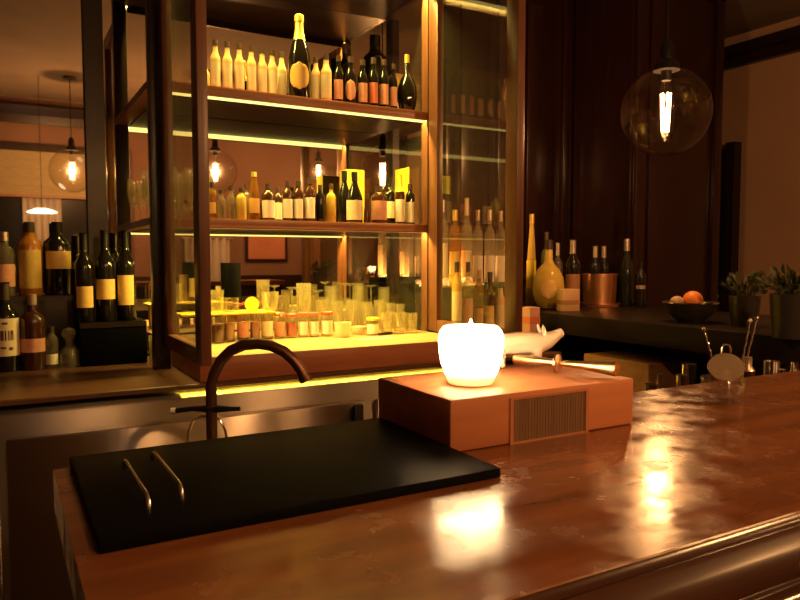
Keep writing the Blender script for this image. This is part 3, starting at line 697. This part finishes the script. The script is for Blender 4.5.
# fruit bowl
p = at_z(690, 322, LZ); s = scale_at(p)
fb = thing('fruit_bowl', 'dark fruit bowl with an orange on the side counter', 'bowl', (p.x, p.y, LZe))
rb = 26 * s
MB().lathe([(0, 0), (rb * .45, 0), (rb * .5, .006), (rb * .8, .03), (rb, .072), (rb * .96, .072), (rb * .75, .034), (rb * .4, .012), (0, .012)], 32).build('bowl', 'dark_pot', fb)
MB().lathe([(rb * .955, .0715), (rb * 1.02, .0715), (rb * 1.02, .076), (rb * .955, .076)], 32, close=True).build('rim', 'chrome', fb)
o = tag(MB().ball((0, 0, 0), .036, 3, (1, 1, .95)).build('orange', 'orange_peel', None, True, (p.x + .0, p.y - .01, LZe + .083)), 'bright orange lying in the dark fruit bowl', 'orange')
o = tag(MB().ball((0, 0, 0), .022, 3, (1.3, 1, .9)).build('lime', 'lime_peel', None, True, (p.x - .05, p.y + .02, LZe + .078)), 'small tan fruit beside the orange in the bowl', 'fruit')
# planters on the side counter
def plant(px, by, w, hpx, label, name, seed, leaves=46, spread=.10, lh=.10, leafmat='leaf'):
    rnd = random.Random(seed); p = at_z(px, by, LZ); s = scale_at(p); r = w / 2 * s; h = hpx * s
    t = thing(name, label, 'plant', (p.x, p.y, LZe))
    MB().lathe([(0, 0), (r * .8, 0), (r, h), (r * .92, h), (r * .9, h * .9), (0, h * .9)], 24).build('pot', 'dark_pot', t)
    MB().lathe([(0, h * .9), (r * .9, h * .902), (0, h * .93)], 20).build('soil', 'soil', t)
    st = MB(); lf = MB()
    for k in range(leaves):
        a = rnd.uniform(0, 2 * PI); el = rnd.uniform(.15, 1.0); R = rnd.uniform(.2, 1) * spread
        tip = Vector((R * math.cos(a), R * math.sin(a), h + lh * el)); base = Vector((.3 * R * math.cos(a), .3 * R * math.sin(a), h * .9))
        mid = (base + tip) / 2 + Vector((0, 0, .01)); st.tube([base, mid, tip], .0012, 5)
        d = (tip - base).normalized(); u = d.orthogonal().normalized(); u.rotate(Matrix.Rotation(rnd.uniform(0, 6), 3, d)); L = rnd.uniform(.022, .04); W = L * .3
        n = d.cross(u) * .004
        q = bmesh.new(); v = [q.verts.new(tip + d * L * a_ + u * W * b_ + n * c) for a_, b_, c in ((0, 0, 0), (.3, .8, 1), (.6, .9, 1), (1, 0, 0), (.6, -.9, 1), (.3, -.8, 1), (.3, 0, 0), (.6, 0, 0))]
        for f_ in ((0, 6, 1), (1, 6, 7, 2), (2, 7, 3), (0, 5, 6), (5, 4, 7, 6), (4, 3, 7)): q.faces.new([v[i] for i in f_])
        lf.merge(q)
    st.build('stems', 'leaf', t); lf.build('foliage', leafmat, t)
    return t
plant(744, 326, 30, 30, 'bushy dark plant in a black pot right of the fruit bowl', 'potted_plant', 3, 60, .085, .065)
plant(790, 338, 40, 44, 'dark leafy plant in a large pot at the right edge', 'potted_plant', 9, 64, .09, .065)
p = at_z(765, 326, LZ); glassware('stem', (2.62, 1.62, LZe), .13, .035, 'clear stemmed glass behind the two potted plants', None, 'glass')

# --------------------------------------------------------------------- bar
BZ = 1.10
BX0, BX1 = .034, 2.0
bar = thing('bar', 'long reddish brown wooden bar in the foreground', 'bar', (0, 0, 0))
MB().prism_x([(.286, BZ - .035), (.286, BZ - .001), (.287, BZ), (.658, BZ), (.66, BZ - .002), (.66, BZ - .035)], BX0, BX1).build('bar_top', 'bar_wood', bar, False)
pr = [(.2855, BZ - .04), (.2855, BZ - .0005), (.283, BZ + .001), (.280, BZ - .001), (.2785, BZ - .004), (.276, BZ - .004), (.272, BZ - .001), (.268, BZ - .003),
      (.262, BZ - .008), (.254, BZ - .013), (.246, BZ - .015), (.240, BZ - .0135), (.236, BZ - .011), (.231, BZ - .0095), (.226, BZ - .011), (.223, BZ - .015), (.221, BZ - .02), (.216, BZ - .022), (.211, BZ - .026), (.209, BZ - .033), (.212, BZ - .042), (.222, BZ - .052), (.24, BZ - .058), (.265, BZ - .058)]
MB().prism_x(pr, BX0, BX1).build('arm_rail', 'rail_wood', bar)
MB().box(BX0 + .02, BX1, .31, .60, .1, BZ - .036).build('front_panel', 'dark_wood', bar, False)
MB().box(BX0 + .04, BX1, .34, .58, .0, .1).build('plinth', 'black_plastic', bar, False)
# black cover with chrome handles
cv = thing('black_cover', 'black rectangular cover with two chrome handles on the bar', 'cover', (0, 0, BZ + .0004))
MB().box(.047, .352, .452, .662, 0, .008, .0012).build('panel', 'black_acrylic', cv)
for (xf, yf, xt, yt) in ((149, 512, 148, 499), (182, 500, 181, 478)):
    nf = at_z(xf, yf, BZ + .009)
    hz = .017
    pts = [(nf.x, nf.y, .009 - .002), (nf.x, nf.y, hz - .005), (nf.x, nf.y + .002, hz - .001), (nf.x, nf.y + .006, hz + .001)] + [(nf.x, nf.y + .006 + k * .03, hz + .001) for k in range(1, 4)] + [(nf.x, nf.y + .106, hz), (nf.x, nf.y + .112, hz - .004), (nf.x, nf.y + .113, .007)]
    MB().tube(pts, .0016, 10).build('handle', 'chrome', cv)
# wooden box with plaque
bx = thing('wooden_box', 'reddish wooden box with dark plaque carrying the candle', 'box', (.354, .53, BZ + .0004))
BW, BD, BH = .238, .143, .050
MB().box(0, BW, 0, BD, 0, BH, .0025).build('body', 'box_wood', bx)
pl0 = at_y(513, 420, .53); pl1 = at_y(585, 410, .53)
px0, px1 = pl0.x - .354, pl1.x - .354
zt_ = at_y(549, 396, .53).z - BZ; zb_ = at_y(549, 437, .53).z - BZ
fm = MB()
for a in ((px0 - .004, px1 + .004, zt_, zt_ + .0025), (px0 - .004, px1 + .004, zb_ - .0025, zb_), (px0 - .004, px0, zb_, zt_), (px1, px1 + .004, zb_, zt_)): fm.box(a[0], a[1], -.0012, 0.001, a[2], a[3])
fm.build('plaque_frame', 'plaque_frame', bx, False)
pm = MB(); pm.box(px0, px1, -.0003, .001, zb_, zt_)
k = 26
for i in range(k):
    x = px0 + (px1 - px0) * (i + .5) / k
    pm.box(x - .0007, x + .0004, -.0006, 0, zb_ + .002, zt_ - .002)
pm.build('plaque', 'plaque', bx, False)
TZ = BZ + BH + .0008
# candle
pc_ = at_z(470.5, 383, TZ); s = scale_at(pc_)
cd = thing('candle_holder', 'glowing white candle cup on the wooden box', 'candle', (pc_.x, pc_.y, TZ))
R = 32.5 * s; H = 57 * s
MB().lathe([(0, 0), (R * .66, 0), (R * .71, .002), (R * .77, H * .12), (R * .93, H * .38), (R * .99, H * .62), (R, H * .80), (R * .965, H * .90), (R * .84, H), (R * .80, H * 1.0), (R * .79, H * .975), (R * .82, H * .965)], 28).build('cup', 'cup_white', cd)
MB().lathe([(0, .0015), (R * .64, .002), (R * .74, H * .20), (R * .5, H * .22), (R * .2, H * .23), (0, H * .22)], 24).build('wax', 'wax', cd)
MB().tube([(0, 0, H * .20), (0, .0005, H * .50)], .0008, 6).build('wick', 'ink', cd)
fl = MB().lathe([(0, H * .50), (.0025, H * .55), (.0045, H * .66), (.0048, H * .80), (.0038, H * .95), (.0018, H * 1.06), (0, H * 1.13)], 14).build('flame', 'flame', cd)
l = bpy.data.lights.new('candle_light', 'POINT'); l.energy = 1.15; l.color = (1, .74, .47); l.shadow_soft_size = .004
o = bpy.data.objects.new('candle_light', l); COL.objects.link(o); o.location = (pc_.x - .0, pc_.y, TZ + H * .62); 
# jigger lying on the box
jr = at_z(617, 378, TZ); jl = at_z(557, 371.5, TZ)
ax = (jr - jl).normalized(); L1 = (jr - jl).length
jg = thing('jigger', 'long brass double cone jigger lying on the wooden box', 'jigger', (jl.x, jl.y, TZ))
sj = scale_at(jl); rc = 8.8 * sj; re_ = 8.2 * scale_at(jr)
xa = Vector((ax.x, ax.y, 0)).normalized()
rot = Matrix((( -xa.y, 0, xa.x, 0), (xa.x, 0, xa.y, 0), (0, 1, 0, 0), (0, 0, 0, 1)))
tilt = Matrix.Translation((0, 0, rc))
MB().lathe([(.0022, .004), (.0032, .007), (re_ * .6, L1 * .55), (re_, L1), (re_ * .94, L1), (re_ * .55, L1 * .6), (0, L1 * .3)], 24, tilt @ rot).build('large_cone', 'brass', jg)
MB().lathe([(rc * .5, -.004), (rc, -.0015), (rc, .0015), (rc * .5, .004), (0, .004)], 24, tilt @ rot).build('collar', 'brass', jg)
MB().lathe([(.0040, -.003), (.0046, -.01), (.0064, -.054), (.006, -.054), (.003, -.02), (0, -.02)], 24, tilt @ rot).build('small_cone', 'brass', jg)
# pig figurine
pg = thing('pig_figurine', 'white ceramic pig figurine standing behind the candle and jigger', 'figurine', (.546, .653, TZ), -.22)
q = MB()
q.tube([(-.046, 0, .0265), (-.043, 0, .0265), (-.034, 0, .027), (-.012, 0, .0275), (.006, 0, .027), (.017, 0, .0275), (.027, 0, .030), (.036, 0, .034), (.0425, 0, .0375), (.0455, 0, .039), (.0470, 0, .0396)],
       [.004, .0085, .0125, .0138, .0135, .0125, .0105, .0075, .0058, .0060, .0045], 20)
for x, y in ((-.037, .0065), (-.037, -.0065), (.010, .0075), (.010, -.0075)): q.tube([(x, y, .024), (x, y, .010), (x + .001, y, .0004)], [.0065, .0050, .0046], 12)
o = q.build('body', 'ceramic', pg); rm = o.modifiers.new('r', 'REMESH'); rm.mode = 'VOXEL'; rm.voxel_size = .0011; rm.use_smooth_shade = True
sm = o.modifiers.new('s', 'SMOOTH'); sm.iterations = 6
for y in (.0065, -.0065): MB().lathe([(.0050, 0), (.0046, .004), (.0028, .009), (0, .0125)], 12, Matrix.Translation((.019, y, .0375)) @ Matrix.Rotation(-.15, 4, 'Y') @ Matrix.Diagonal((.6, 1, 1, 1))).build('ear', 'ceramic', pg)
MB().tube([(-.045, 0, .028), (-.050, .002, .030), (-.050, .004, .033), (-.047, .002, .034)], .0014, 8).build('tail', 'ceramic', pg)

# --------------------------------------------------------------- sink + faucet
D = 1.5
fb0 = at_d(212, 440, D)
sk = thing('bar_sink', 'steel sink bench behind the bar below the faucet', 'sink', (0, 0, 0))
SKZ = .83
fY = fb0.y
mb = MB(); x0, x1 = .12, 1.2
for a in ((x0, x1, fY - .42, fY - .34, SKZ - .03, SKZ), (x0, x1, fY - .06, fY + .07, SKZ - .03, SKZ), (x0, x0 + .2, fY - .34, fY - .06, SKZ - .03, SKZ), (x0 + .85, x1, fY - .34, fY - .06, SKZ - .03, SKZ)): mb.box(*a)
mb.build('deck', 'steel', sk, False)
mb = MB()
for a in ((x0 + .2, x0 + .85, fY - .34, fY - .06, SKZ - .2, SKZ - .19), (x0 + .29, x0 + .3, fY - .35, fY - .05, SKZ - .2, SKZ - .03), (x0 + .85, x0 + .86, fY - .35, fY - .05, SKZ - .2, SKZ - .03), (x0 + .3, x0 + .85, fY - .35, fY - .34, SKZ - .19, SKZ - .03), (x0 + .3, x0 + .85, fY - .06, fY - .05, SKZ - .19, SKZ - .03)): mb.box(*a)
mb.build('basin', 'steel', sk, False)
for x in (x0 + .04, x1 - .04):
    for y in (fY - .39, fY + .04): MB().tube([(x, y, 0), (x, y, SKZ - .03)], .018, 10).build('leg', 'steel', sk)
fc = thing('gooseneck_faucet', 'dark bronze gooseneck faucet behind the black cover', 'faucet', (fb0.x, fY, SKZ + e))
m_ = D / F
zs = lambda py: (EZ - (py - 258) * m_) - SKZ
arch = [(0, zs(440)), (0, zs(400)), (0, zs(385)), (3, zs(374)), (10, zs(360)), (20, zs(350)), (33, zs(344.5)), (47, zs(343)), (60, zs(345)), (73, zs(351)), (83, zs(360)), (90, zs(370)), (94, zs(379))]
# the spout swings in the picture's direction: along the room's X with a little depth
dirv = Vector((RT.x, RT.y, 0)).normalized()
pts = [Vector((0, 0, 0))] + [Vector((dirv.x * a * m_, dirv.y * a * m_, z)) for a, z in arch]
MB().tube(pts, .0118, 14).build('spout', 'bronze', fc)
MB().lathe([(0, 0), (.028, 0), (.028, .01), (.018, .02), (0, .02)], 24).build('base', 'bronze', fc)
tp = pts[-1]; MB().tube([tp - (tp - pts[-2]).normalized() * .01, tp + (tp - pts[-2]).normalized() * .004], .0135, 14).build('nozzle', 'bronze', fc)
hz = zs(408)
hv = [Vector((dirv.x * a * m_, dirv.y * a * m_ - .004, hz + b_)) for a, b_ in ((-36, -.004), (-20, 0), (0, 0), (20, 0.0), (28, 0))]
MB().tube(hv, [.0055, .005, .009, .0055, .005], 10).build('handle', 'black_plastic', fc)
MB().tube([hv[0] - Vector((.008, 0, 0)) * 0 + Vector((dirv.x, dirv.y, 0)) * -.010, hv[0]], .0062, 10).build('handle_tip', 'white_plastic', fc)
# thin chrome hose loop, standing in for arcs reflected in the steel
hp = at_d(208, 430, 1.545)
hs = thing('chrome_glint', 'thin chrome hose standing in for reflections in the steel behind the faucet', 'glint', (hp.x, hp.y, SKZ + e))
mm = 1.545 / F; zz = lambda py: (EZ - (py - 258) * mm) - SKZ
lp_ = [(-22, 0.0)] + [(a, zz(b_)) for a, b_ in ((-21, 445), (-19.5, 432), (-15, 421), (-7, 416), (4, 416), (12, 420), (17, 430), (19, 445))] + [(20, 0.0)]
MB().tube([Vector((dirv.x * a * mm, dirv.y * a * mm, z)) for a, z in lp_], .0028, 8).build('loop', 'chrome', hs)
MB().lathe([(0, 0), (.008, 0), (.008, .01), (0, .01)], 12, Matrix.Translation((dirv.x * -22 * mm, dirv.y * -22 * mm, 0))).build('glint_foot', 'chrome', hs)

# --------------------------------------- bar tools behind / on the bar at right
rlz = .93
rl = thing('speed_rail', 'steel rail shelf behind the bar holding tools', 'shelf', (0, 0, 0))
MB().box(.70, 1.7, .672, .86, rlz - .02, rlz).build('tray', 'steel', rl, False)
MB().box(.70, 1.7, .86, .866, rlz - .02, rlz + .06).build('back_lip', 'steel', rl, False)
for x in (.74, 1.66): MB().tube([(x, .80, 0), (x, .80, rlz - .02)], .015, 10).build('leg', 'steel', rl)
def tool_at(px, py, Y): return at_y(px, py, Y)
RZ_ = rlz + e
# mixing glass on the bar, strainer on it, bar spoons in it
pm_ = at_z(722, 401, BZ + e); s = scale_at(pm_)
mg = glassware('tumbler', (pm_.x, pm_.y, BZ + e), .030, 21 * s, 'clear mixing glass on the bar edge holding spoons', None, 'glass', name='mixing_glass')
sp = at_d(722, 370, depth(pm_))
stn = thing('cocktail_strainer', 'round metal cocktail strainer propped on the mixing glass', 'strainer', (pm_.x, pm_.y - .004, BZ + .0315), face_cam(pm_))
rs_ = 16 * s
tl = Matrix.Translation((0, 0, rs_ * .62)) @ Matrix.Rotation(math.radians(48), 4, 'X')
MB().lathe([(0, 0), (rs_, 0), (rs_, .0012), (0, .0012)], 28, tl).build('plate', 'mesh_steel', stn)
pts = [tl @ Vector((rs_ * math.cos(a), rs_ * math.sin(a), 0)) for a in [2 * PI * k / 32 for k in range(33)]]
MB().tube(pts, .0012, 6, False).build('spring', 'chrome', stn)
c0 = tl @ Vector((0, rs_, 0)); MB().tube([c0 + Vector((-.005, 0, -.001)), c0 + Vector((-.005, 0, .007)), c0 + Vector((-.003, 0, .0115)), c0 + Vector((.003, 0, .0115)), c0 + Vector((.005, 0, .007)), c0 + Vector((.005, 0, -.001))], .0014, 8).build('handle', 'chrome', stn)
def spoon(px0, py0, px1, py1, label, twist=True):
    d0 = depth(pm_); a = at_d(px1, py1, d0 + .015); b_ = at_d(px0, py0, d0 + .03)
    t = thing('bar_spoon', label, 'spoon', a, 0, 'bar spoons in the mixing glass')
    v = b_ - a; q = MB(); n = 26
    side = v.orthogonal().normalized(); w = v.normalized().cross(side)
    q.tube([v * (k / n) + (side * math.cos(k * 1.4) + w * math.sin(k * 1.4)) * .0004 for k in range(n + 1)], [.0011 + .0003 * (k % 2) for k in range(n + 1)], 8)
    q.build('shaft', 'chrome', t)
    MB().ball(v * 1.0, .0032, 2, (1, 1, 1.3) if 0 else (1, 1, 1)).build('finial', 'chrome', t)
    return t
spoon(703.5, 329, 716, 372, 'bar spoon leaning to the left over the strainer')
spoon(750, 321, 738, 384, 'bar spoon leaning right, the left one of the pair')
spoon(757, 318, 740, 386, 'bar spoon leaning right, the outer one of the pair')
# things standing in the rail, tops showing over the bar edge
def topper(px, topy, w, label, kind, Y=.76):
    p = at_y(px, topy, Y); h = p.z - RZ_; r = w / 2 * scale_at(p)
    t = thing({'shaker': 'cocktail_shaker', 'cup': 'measuring_cup', 'pour': 'spirit_bottle', 'mug': 'steel_mug'}[kind], label, {'shaker': 'shaker', 'cup': 'cup', 'pour': 'bottle', 'mug': 'mug'}[kind], (p.x, Y, RZ_), face_cam(p))
    if kind == 'shaker':
        MB().lathe([(0, 0), (r * .8, 0), (r, h * .72), (0, h * .72)], 24).build('body', 'chrome', t); MB().lathe([(r, h * .72), (r * .98, h * .8), (r * .55, h * .9), (r * .5, h), (0, h)], 24).build('cap', 'chrome', t)
    elif kind == 'cup':
        MB().lathe([(0, 0), (r * .8, 0), (r, h), (r * .93, h), (r * .75, .01), (0, .01)], 24).build('body', 'chrome', t); MB().lathe([(r * .93, h), (r * 1.05, h), (r * 1.05, h + .002), (r * .93, h + .002)], 24, close=True).build('rim', 'chrome', t)
    elif kind == 'mug':
        MB().lathe([(0, 0), (r, 0), (r, h), (r * .92, h), (r * .92, .01), (0, .01)], 24).build('body', 'steel', t)
        MB().tube([(r, 0, h * .9), (r * 1.5, 0, h * .9), (r * 1.6, 0, h * .75), (r, 0, h * .6)], .003, 8).build('handle', 'chrome', t)
    else:
        MB().lathe([(0, 0), (.03, 0), (.03, h * .55), (.012, h * .75), (.012, h * .85), (0, h * .85)], 20).build('body', 'brown_glass', t); MB().lathe([(.0125, h * .85), (r, h * .9), (r, h), (0, h)], 16).build('pourer', 'silver_cap', t)
    return t
topper(660, 374, 11, 'steel shaker top nearest the wooden box behind the bar', 'shaker')
topper(651, 385, 12, 'low steel cup rim right beside the wooden box behind the bar', 'cup', .72)
topper(682, 376, 10, 'small steel cup left of the strainer behind the bar', 'cup', .74)
topper(689, 365, 13, 'steel measuring cup with flat rim behind the low cups', 'cup', .84)
topper(748, 357, 8, 'bottle with silver pourer right of the bar spoons', 'pour', .80)
topper(772, 361, 15, 'steel mug with handle at the right behind the bar', 'mug', .80)
topper(795, 362, 14, 'steel shaker at the right edge behind the bar', 'shaker', .80)

# ----------------------------------------------------------------- pendants
def pendant(c, label, R=.165, light=45.0):
    t = thing('pendant_lamp', label, 'lamp', c, 0, 'globe pendant lamps over the bar')
    MB().lathe([(R * .24, R * .97)] + [(R * math.sin(a), R * math.cos(a)) for a in [.25 + (PI - .25) * k / 28 for k in range(1, 28)]] + [(0, -R)], 48).build('globe', 'globe_glass', t)
    MB().lathe([(0, R + .10), (.012, R + .10), (.024, R + .08), (.026, R + .03), (.045, R + .01), (.05, R - .012), (.02, R - .014), (.018, R - .05), (0, R - .05)], 28).build('socket', 'black_plastic', t)
    fz = MB()
    MB().lathe([(0, -.115), (.012, -.11), (.03, -.06), (.033, .0), (.028, .06), (.016, R - .06), (.016, R - .04)], 24).build('bulb', 'globe_glass', t)
    for k in range(6):
        a = 2 * PI * k / 6
        fz.tube([(.018 * math.cos(a), .018 * math.sin(a), .07), (.012 * math.cos(a + .5), .012 * math.sin(a + .5), -.075)], .0026, 6)
    fz.build('filament', 'filament', t)
    MB().tube([(0, 0, R + .10), (0, 0, CEIL - c[2] - .02)], .004, 8).build('cord', 'black_plastic', t)
    MB().lathe([(0, CEIL - c[2] - .025), (.05, CEIL - c[2] - .02), (.055, CEIL - c[2] - .001), (0, CEIL - c[2] - .001)], 24).build('canopy', 'dark_wood', t)
    l = bpy.data.lights.new('pendant_light', 'POINT'); l.energy = light; l.color = (1, .50, .19); l.shadow_soft_size = .013
    o = bpy.data.objects.new('pendant_light', l); COL.objects.link(o); o.location = c
A = at_d(665.5, 112, 2.706)
pendant(A, 'glowing glass globe pendant lamp hanging before the dark panelling at right', .168, 27)
B = at_d(72, 171, 6.2); B.y = 2 * YM - B.y
pendant(B, 'globe pendant lamp reflected in the mirror at the far left', .19, 62)
C_ = at_d(215, 172, 6.2); C_.y = 2 * YM - C_.y
pendant(C_, 'globe pendant lamp reflected between the door stile and cabinet shelves', .19, 100)
Dp = at_d(318, 172, 7.6); Dp.y = 2 * YM - Dp.y
pendant(Dp, 'small distant globe pendant lamp reflected in the middle of the cabinet mirror', .12, 40)

# ------------------------------------------------------------------- world
w = bpy.data.worlds.new('world'); sc.world = w; w.use_nodes = True
w.node_tree.nodes['Background'].inputs[0].default_value = (.5, .3, .18, 1); w.node_tree.nodes['Background'].inputs[1].default_value = .005
sc.view_settings.view_transform = 'Standard'; sc.view_settings.look = 'None'; sc.view_settings.gamma = 1; sc.view_settings.use_curve_mapping = False
sc.view_settings.exposure = .22
sc.cycles.use_denoising = True
sc.cycles.max_bounces = 14; sc.cycles.transparent_max_bounces = 32; sc.cycles.glossy_bounces = 6
sc.cycles.sample_clamp_indirect = 25; sc.cycles.caustics_reflective = False; sc.cycles.caustics_refractive = False
